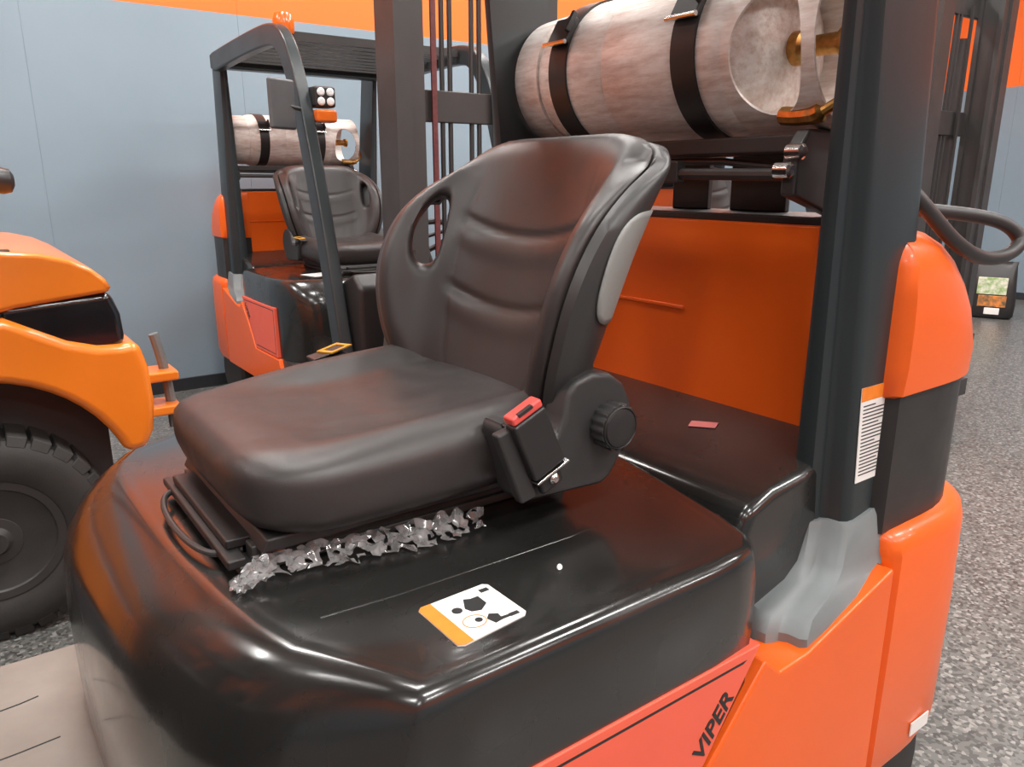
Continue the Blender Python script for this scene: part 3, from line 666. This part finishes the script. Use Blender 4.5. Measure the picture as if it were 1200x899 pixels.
def build_tank():
    # lies across the truck, valve end to the left of the driver
    t = thing('gas_cylinder', 'x', 'gas cylinder')
    C = (1.295, 0, 1.675); r = 0.153
    body = [(0.0, 1.535), (0.06, 1.533), (0.10, 1.522), (0.135, 1.495), (0.149, 1.465), (r, 1.43), (r, 1.27), (r - .002, 1.265), (r, 1.26), (r, 1.04), (r - .003, 1.035), (r, 1.03), (r, 0.985), (0.149, 0.962), (0.135, 0.94), (0.10, 0.92), (0.05, 0.91), (0.0, 0.908)]
    MB().lathe(body, C, 'y', 64).build('cylinder_body', M['tank'], t, ang=40)
    MB().lathe([(0.128, 1.49), (0.130, 1.575), (0.136, 1.582), (0.142, 1.575), (0.145, 1.49)], C, 'y', 56).build('foot_ring', M['tank'], t, ang=40)
    # valve guard collar with a window cut on the driver's side
    b = MB(); n = 64; rows = [0.965, 0.945, 0.93, 0.915, 0.90, 0.885, 0.87, 0.855, 0.84, 0.825, 0.81, 0.795, 0.785, 0.775]
    def win(k, j):
        a = 2 * math.pi * (k + .5) / n; y = (rows[j] + rows[j + 1]) / 2
        d = (a - R(190) + math.pi) % (2 * math.pi) - math.pi
        return (abs(d) / R(44)) ** 2 + (abs(y - 0.87) / 0.072) ** 2 < 1
    for rr in (0.148, 0.1435):
        for y in rows:
            for k in range(n):
                a = 2 * math.pi * k / n; j = rows.index(y); yy = y
                st4 = [win(kk, jj) for kk in ((k - 1) % n, k) for jj in (j - 1, j) if 0 <= jj < len(rows) - 1]
                if True in st4 and False in st4:
                    d = (a - R(190) + math.pi) % (2 * math.pi) - math.pi
                    q = math.sqrt((d / R(44)) ** 2 + ((y - 0.87) / 0.072) ** 2)
                    a = R(190) + d / q; yy = 0.87 + (y - 0.87) / q
                b.v.append((C[0] + rr * math.cos(a), yy + C[1], C[2] + rr * math.sin(a)))
    m = len(rows)
    I = lambda s, j, k: s * m * n + j * n + k % n
    for j in range(m - 1):
        for k in range(n):
            if win(k, j): continue
            b.f.append((I(0, j, k), I(0, j, k + 1), I(0, j + 1, k + 1), I(0, j + 1, k))); b.f.append((I(1, j, k), I(1, j + 1, k), I(1, j + 1, k + 1), I(1, j, k + 1)))
            for (dj, dk, e) in ((-1, 0, ((j, k), (j, k + 1))), (1, 0, ((j + 1, k), (j + 1, k + 1))), (0, -1, ((j, k), (j + 1, k))), (0, 1, ((j, k + 1), (j + 1, k + 1)))):
                jj, kk = j + dj, (k + dk) % n
                if not (0 <= jj < m - 1) or win(kk, jj):
                    (a0, a1), (c0, c1) = e; b.f.append((I(0, a0, a1), I(1, a0, a1), I(1, c0, c1), I(0, c0, c1)))
    b.build('valve_collar', M['tank'], t, ang=40)
    v = MB().lathe([(0.03, 0.912), (0.03, 0.89), (0.018, 0.885), (0.018, 0.82), (0.026, 0.815), (0.026, 0.80), (0, 0.798)], C, 'y', 20).build('valve', M['brass'], t)
    hs = MB().tube(chain([(1.22, 0.87, 1.555), (1.215, 0.84, 1.552), (1.21, 0.81, 1.552), (1.20, 0.78, 1.556), (1.22, 0.74, 1.59), (1.28, 0.735, 1.65)]), [0.016] * 24 + [0.009] * 17, 10)
    hs.build('valve_coupling', M['brass'], v)
    for y in (1.40, 1.04):
        st = MB().lathe([(r + .001, y - .028), (r + .005, y - .028), (r + .005, y + .028), (r + .001, y + .028)], C, 'y', 64).build('strap', M['black'], t, ang=40)
        bk = MB()
        a = R(150); p = Vector((C[0] + (r + .010) * math.cos(a), y + C[1], C[2] + (r + .010) * math.sin(a)))
        mx = Matrix.Translation(p) @ Matrix.Rotation(-(a - math.pi / 2), 4, 'Y')
        bk.box((-.030, -.032, -.006), (.030, .032, .006), mx).box((-.012, -.036, .004), (.036, -.026, .018), mx)
        bk.build('strap_buckle', M['black'], st, bevel=.003)
        MB().tube([mx @ Vector((-.034, -.036, .008)), mx @ Vector((-.034, .036, .008))], .005, 8).build('buckle_pin', M['chrome'], st)
    return t
tank = build_tank()

LBL = 'orange and black forklift '
near['label'] = LBL + 'with the brown-black bucket seat and shredded plastic film under its cushion'
tank['label'] = 'scuffed metal gas cylinder strapped behind the large bucket seat'
tank['group'] = 'gas cylinders on the forklifts'
near['group'] = 'matching orange forklifts'

def place(root, x, y, rz):
    # rotate about the truck's local centre line origin (0, YC)
    root.rotation_euler = (0, 0, rz); c, s = math.cos(rz), math.sin(rz)
    root.location = (x - (c * 0 - s * YC), y - (s * 0 + c * YC), 0)
BX, BY = 1.92, 3.72
bg = copy_tree(near); place(bg, BX, BY, R(90))
bg['label'] = LBL + 'parked by the grey wall wearing a mirror and work lamp'
bgt = copy_tree(tank); place(bgt, BX, BY, R(90)); bgt['label'] = 'silver gas cylinder on the forklift parked by the grey wall'
DX, DY = 4.55, 2.95
bh = copy_tree(near); place(bh, DX, DY, R(90))
for ch in list(bh.children):
    if ch.name.startswith('fork.') : bpy.data.objects.remove(ch)
bh['label'] = LBL + 'whose dark mast with white sticker rises behind the near counterweight'
bht = copy_tree(tank); place(bht, DX, DY, R(90)); bht['label'] = 'gas cylinder on the forklift with the stickered mast'

# extras only on the wall-side truck: mirror, work lamp, paper on its hood
MB().box((-0.012, -0.075, -0.105), (0.012, 0.075, 0.105), Matrix.Translation((-0.27, 1.80, 1.76)) @ Matrix.Rotation(R(25), 4, 'Z')).build('rear_view_mirror', M['mirror'], bg, bevel=0.02, seg=3)
MB().tube([(-0.24, 1.68, 1.74), (-0.26, 1.79, 1.76)], 0.010, 8).build('mirror_arm', M['blackmetal'], bg)
wl = MB().box((-0.28, 1.550, 1.755), (-0.19, 1.652, 1.845)).build('work_lamp', M['black'], bg, bevel=0.012)
for dy in (-0.022, 0.022):
    for dz in (-0.02, 0.02):
        MB().lathe([(0, -0.006), (0.012, -0.005), (0.018, 0), (0.018, 0.01), (0, 0.01)], (-0.282, 1.600 + dy, 1.80 + dz), 'x', 14).build('led', M['lampglass'], wl)
MB().box((-0.30, 1.555, 1.69), (-0.22, 1.652, 1.745)).build('indicator_lamp', M['amber'], bg, bevel=0.012)
MB().lathe([(0.045, 0), (0.05, 0.01), (0.05, 0.06), (0.04, 0.09), (0.0, 0.10)], (0.12, 1.62, 2.11), 'z', 20).build('beacon_lamp', M['amber'], bg)
pp = MB().box((-0.105, -0.07, 0), (0.105, 0.07, 0.001)).build('paper_sheet', M['paper'])
tag(pp, 'white paper sheet lying on the black hood of the forklift by the wall', 'paper'); pp.location = (BX - 0.25, BY + 0.36, 0.9325); pp.rotation_euler = (0, 0, R(12))
# stickers on the other mast
MB().box((-0.698, 1.42, 1.80), (-0.690, 1.50, 1.93)).build('mast_sticker', M['white'], bh)
MB().box((-0.697, 1.42, 1.96), (-0.688, 1.52, 2.12)).build('mast_plate', M['black'], bh)
MB().box((-0.688, 1.425, 2.0), (-0.685, 1.455, 2.06)).build('mast_tag', M['white'], bh)

# ------------------------------------------------------------------ torn film under the seat
random.seed(11)
def build_wrap():
    b = MB(); nx, ny = 150, 8
    for i in range(nx + 1):
        t = i / nx; x = 0.268 + 0.335 * t
        yb = 0.958 - 0.056 * t
        wd = 0.016 + 0.030 * abs(noise.noise(Vector((x * 23, 0, 3)))) + 0.030 * max(0, noise.noise(Vector((x * 60, 2, 3))))
        wd *= min(1, t * 6 + 0.25) * min(1, (1 - t) * 5 + 0.15)
        for j in range(ny + 1):
            sj = j / ny
            y = yb + 0.012 - sj * (0.012 + wd) + 0.008 * noise.noise(Vector((x * 55, sj * 3, 7)))
            xx = x + 0.010 * noise.noise(Vector((x * 45, sj * 5, 12)))
            z = 0.9335 + 0.020 * (1 - sj) ** 1.3 + 0.016 * abs(noise.noise(Vector((x * 38, sj * 3.5, 1)))) * (0.35 + (1 - sj))
            b.v.append((xx, y, z))
    for i in range(nx):
        for j in range(ny):
            if noise.noise(Vector((i * .22, j * .5, 5))) < -0.30 + 0.02 * j: continue
            a = i * (ny + 1) + j; b.f.append((a, a + 1, a + ny + 2, a + ny + 1))
    o = b.build('plastic_film', M['wrap'], None, ang=18)
    tag(o, 'shredded clear plastic film lying along the foot of the near seat cushion', 'plastic film')
    # loose flap by the rail
    b = MB(); nx, ny = 26, 10
    for i in range(nx + 1):
        for j in range(ny + 1):
            s, t = i / nx, j / ny
            x = 0.232 + 0.05 * t + 0.012 * noise.noise(Vector((s * 6, t * 4, 2)))
            y = 0.950 - 0.035 * s + 0.01 * noise.noise(Vector((s * 5, t * 6, 9)))
            z = 0.934 + 0.032 * t * (1 - s * 0.6) + 0.012 * abs(noise.noise(Vector((s * 7, t * 7, 4))))
            b.v.append((x, y, z))
    for i in range(nx):
        for j in range(ny):
            a = i * (ny + 1) + j; b.f.append((a, a + 1, a + ny + 2, a + ny + 1))
    o = b.build('plastic_scrap', M['wrap'], None, ang=30)
    tag(o, 'crumpled plastic scrap by the front seat rail of the near forklift', 'plastic film')
build_wrap()
ch = MB().lathe([(0, 0), (0.003, 0), (0.0045, 0.002), (0.003, 0.004), (0, 0.0045)], (0, 0, 0), 'z', 9).build('paint_chip', M['white']); ch.scale = (1.9, 0.9, 1)
tag(ch, 'tiny white chip lying on the black hood beside the warning decal', 'chip'); ch.location = (0.615, 0.735, 0.9303); ch.rotation_euler = (0, 0, R(50))

# ------------------------------------------------------------------ hose looped over the counterweight
hp = chain([(1.30, 0.735, 1.50), (1.31, 0.70, 1.455), (1.340, 0.665, 1.405), (1.41, 0.640, 1.345), (1.50, 0.630, 1.312), (1.59, 0.625, 1.312), (1.635, 0.625, 1.338), (1.60, 0.655, 1.372), (1.50, 0.72, 1.390), (1.38, 0.78, 1.397), (1.30, 0.82, 1.397)], 10)
o = MB().tube(hp, 0.013, 12).build('gas_hose', M['hose'], None, ang=60)
tag(o, 'black rubber hose looping over the orange counterweight behind the pillar', 'hose')

# ------------------------------------------------------------------ rounded orange forklift at the left
def build_left():
    t = thing('forklift', 'round-backed orange forklift with black treaded tyre and a tow pin', 'forklift')
    Y0, Y1 = 2.72, 3.92
    arch = [(-0.03 + 0.435 * math.cos(R(a)), 0.42 + 0.435 * math.sin(R(a))) for a in range(18, 172, 7)]
    low = [(0.462, 0.93), (0.484, 0.84), (0.490, 0.72), (0.478, 0.62), (0.448, 0.56)] + arch + [(-0.52, 0.42), (-1.5, 0.42), (-1.5, 0.80), (-0.55, 0.93), (-0.1, 0.985), (0.10, 1.045), (0.17, 1.005), (0.26, 0.955), (0.34, 0.930), (0.41, 0.925)]
    MB().prism(low, Y0, Y1).build('counterweight', M['orange3'], t, bevel=0.06, seg=5, ang=50)
    dark = [(0.08, 1.08), (0.40, 1.10), (0.425, 1.02), (0.43, 0.92), (0.34, 0.89), (0.08, 0.97)]
    MB().prism(dark, Y0 + 0.025, Y1 - 0.025).build('tail_lamp_band', M['smoke'], t, bevel=0.03, seg=4, ang=50)
    lid = [(-1.45, 1.00), (-0.2, 1.03), (0.08, 1.055), (0.14, 1.068), (0.398, 1.096), (0.404, 1.112), (0.390, 1.140), (0.355, 1.175), (0.30, 1.205), (0.22, 1.228), (0.10, 1.240), (-0.2, 1.25), (-1.45, 1.25)]
    MB().prism(lid, Y0 + 0.012, Y1 - 0.012).build('hood', M['orange3'], t, bevel=0.075, seg=6, ang=50)
    MB().box((0.10, Y0 + 0.06, 1.232), (0.15, Y0 + 0.12, 1.2385)).build('hood_slot', M['ink'], t)
    MB().box((-0.95, 2.90, 0.30), (0.36, 3.75, 0.90)).build('inner_chassis', M['blackmetal'], t)
    # treaded tyre
    for (cx, r, yy) in ((-0.02, 0.345, 2.72), (-1.75, 0.36, 2.70)):
        w = 0.24; cy = yy + w / 2
        tyre = MB().lathe([(r * .56, -w / 2 + .015), (r * .62, -w / 2), (r * .80, -w / 2 - .004), (r * .90, -w / 2 + .006), (r * .945, -w / 2 + .02), (r * .945, w / 2 - .02), (r * .90, w / 2), (r * .6, w / 2), (r * .56, w / 2 - .01)], (cx, cy, r), 'y', 72).build('tyre', M['rubber'], t, ang=40)
        for k in range(30):
            a = 2 * math.pi * k / 30; da = 2 * math.pi / 30 * 0.40
            vs = []
            for h in (-w / 2 + .004, w / 2 - .004):
                for rr in (r * .90, r * 1.0):
                    for q in (-da, da):
                        vs.append((cx + rr * math.cos(a + q), cy + h + (0.012 if rr > r * .95 and h < 0 else 0), r + rr * math.sin(a + q)))
            MB().add(vs, [(0, 1, 3, 2), (4, 6, 7, 5), (0, 4, 5, 1), (2, 3, 7, 6), (0, 2, 6, 4), (1, 5, 7, 3)]).build('tread_block', M['rubber'], tyre, bevel=0.004, seg=1)
        MB().lathe([(0, -w / 2 - .01), (r * .10, -w / 2 - .012), (r * .14, -w / 2 + .01), (r * .22, -w / 2 + .012), (r * .26, -w / 2 + .045), (r * .44, -w / 2 + .04), (r * .5, -w / 2 + .008), (r * .57, -w / 2 + .006), (r * .57, w / 2 - .02), (0, w / 2 - .02)], (cx, cy, r), 'y', 48).build('wheel_rim', M['blackmetal'], t, ang=40)
        MB().lathe([(0, -w / 2 - .02), (.010, -w / 2 - .018), (.012, -w / 2), (0, -w / 2)], (cx, cy, r), 'y', 14).build('hub_bolt', M['chrome'], t)
    # tow pin
    b = MB().tube(chain([(0.655, 3.30, 0.45), (0.650, 3.30, 0.60), (0.640, 3.30, 0.70), (0.625, 3.30, 0.80), (0.615, 3.30, 0.845)]), 0.02, 10)
    b.build('tow_pin', M['cast'], t)
    MB().box((0.44, 3.22, 0.52), (0.68, 3.38, 0.56)).box((0.44, 3.22, 0.66), (0.68, 3.38, 0.70)).build('tow_bracket', M['orange3'], t, bevel=0.01)
    # guard pillars, roof, handle and mast
    for y in (2.86, 3.78):
        MB().tube(chain([(-0.25, y, 1.22), (-0.22, y, 1.6), (-0.26, y, 2.0), (-0.45, y, 2.15), (-1.3, y, 2.16), (-1.55, y, 2.05), (-1.75, y, 1.6), (-1.95, y, 1.0)]), 0.045, 8).build('guard_pillar', M['blackmetal'], t)
    MB().tube(chain([(-0.235, 3.30, 1.52), (-0.08, 3.30, 1.46), (0.10, 3.30, 1.44), (0.185, 3.30, 1.44)]), 0.012, 10).build('grab_handle_arm', M['blackmetal'], t)
    MB().lathe([(0.012, 0.12), (0.028, 0.14), (0.042, 0.165), (0.046, 0.19), (0.040, 0.215), (0.02, 0.226), (0, 0.228)], (0, 3.30, 1.44), 'x', 20).build('grab_handle_knob', M['black'], t)
    MB().prism([(-2.0, 0.30), (-2.0, 1.15), (-1.85, 1.15), (-1.65, 0.55), (-1.4, 0.55), (-1.4, 0.30)], 2.80, 3.85).build('front_cowl', M['orange3'], t, bevel=0.02)
    for y in (2.95, 3.62):
        MB().box((-2.30, y, 0.1), (-2.12, y + 0.08, 2.4)).build('mast_rail', M['blackmetal'], t)
    MB().box((-2.20, 3.0, 1.6), (-2.14, 3.65, 1.72)).box((-2.20, 3.0, 0.5), (-2.14, 3.65, 0.62)).build('mast_crossmember', M['blackmetal'], t)
    return t
build_left()

# ------------------------------------------------------------------ printed sack far right by the end wall
def build_sack():
    t = thing('printed_sack', 'black sack with green and orange print standing on the floor by wall', 'sack', None, (8.95, 3.60, 0), R(-68))
    secs = []
    for z, w, d in ((0.0, .19, .09), (0.03, .22, .12), (0.15, .225, .13), (0.35, .215, .12), (0.48, .20, .09), (0.56, .195, .04), (0.60, .20, .015)):
        q = []
        for k in range(24):
            a = 2 * math.pi * k / 24; ca, sa = math.cos(a), math.sin(a)
            q.append(Vector((w * math.copysign(abs(ca) ** .5, ca) * (1 + 0.05 * noise.noise(Vector((ca * 3, sa * 3, z * 9)))), d * math.copysign(abs(sa) ** .5, sa), z)))
        secs.append(q)
    MB().loft(secs).build('sack_body', M['black'], t, ang=60)
    g = mat('green_print', (0.28, 0.42, 0.16, 1), 0.5, col2=(0.75, 0.75, 0.62, 1), scale=25)
    r = mat('orange_food_print', (0.70, 0.24, 0.05, 1), 0.5, col2=(0.10, 0.09, 0.05, 1), scale=25)
    MB().box((-0.14, -0.137, 0.26), (0.13, -0.118, 0.44)).build('green_print', g, t, bevel=0.006)
    MB().box((-0.12, -0.139, 0.13), (0.14, -0.12, 0.25)).build('orange_print', r, t, bevel=0.006)
    MB().box((-0.05, -0.137, 0.05), (0.09, -0.118, 0.12)).build('pale_print', M['white'], t, bevel=0.006)
build_sack()
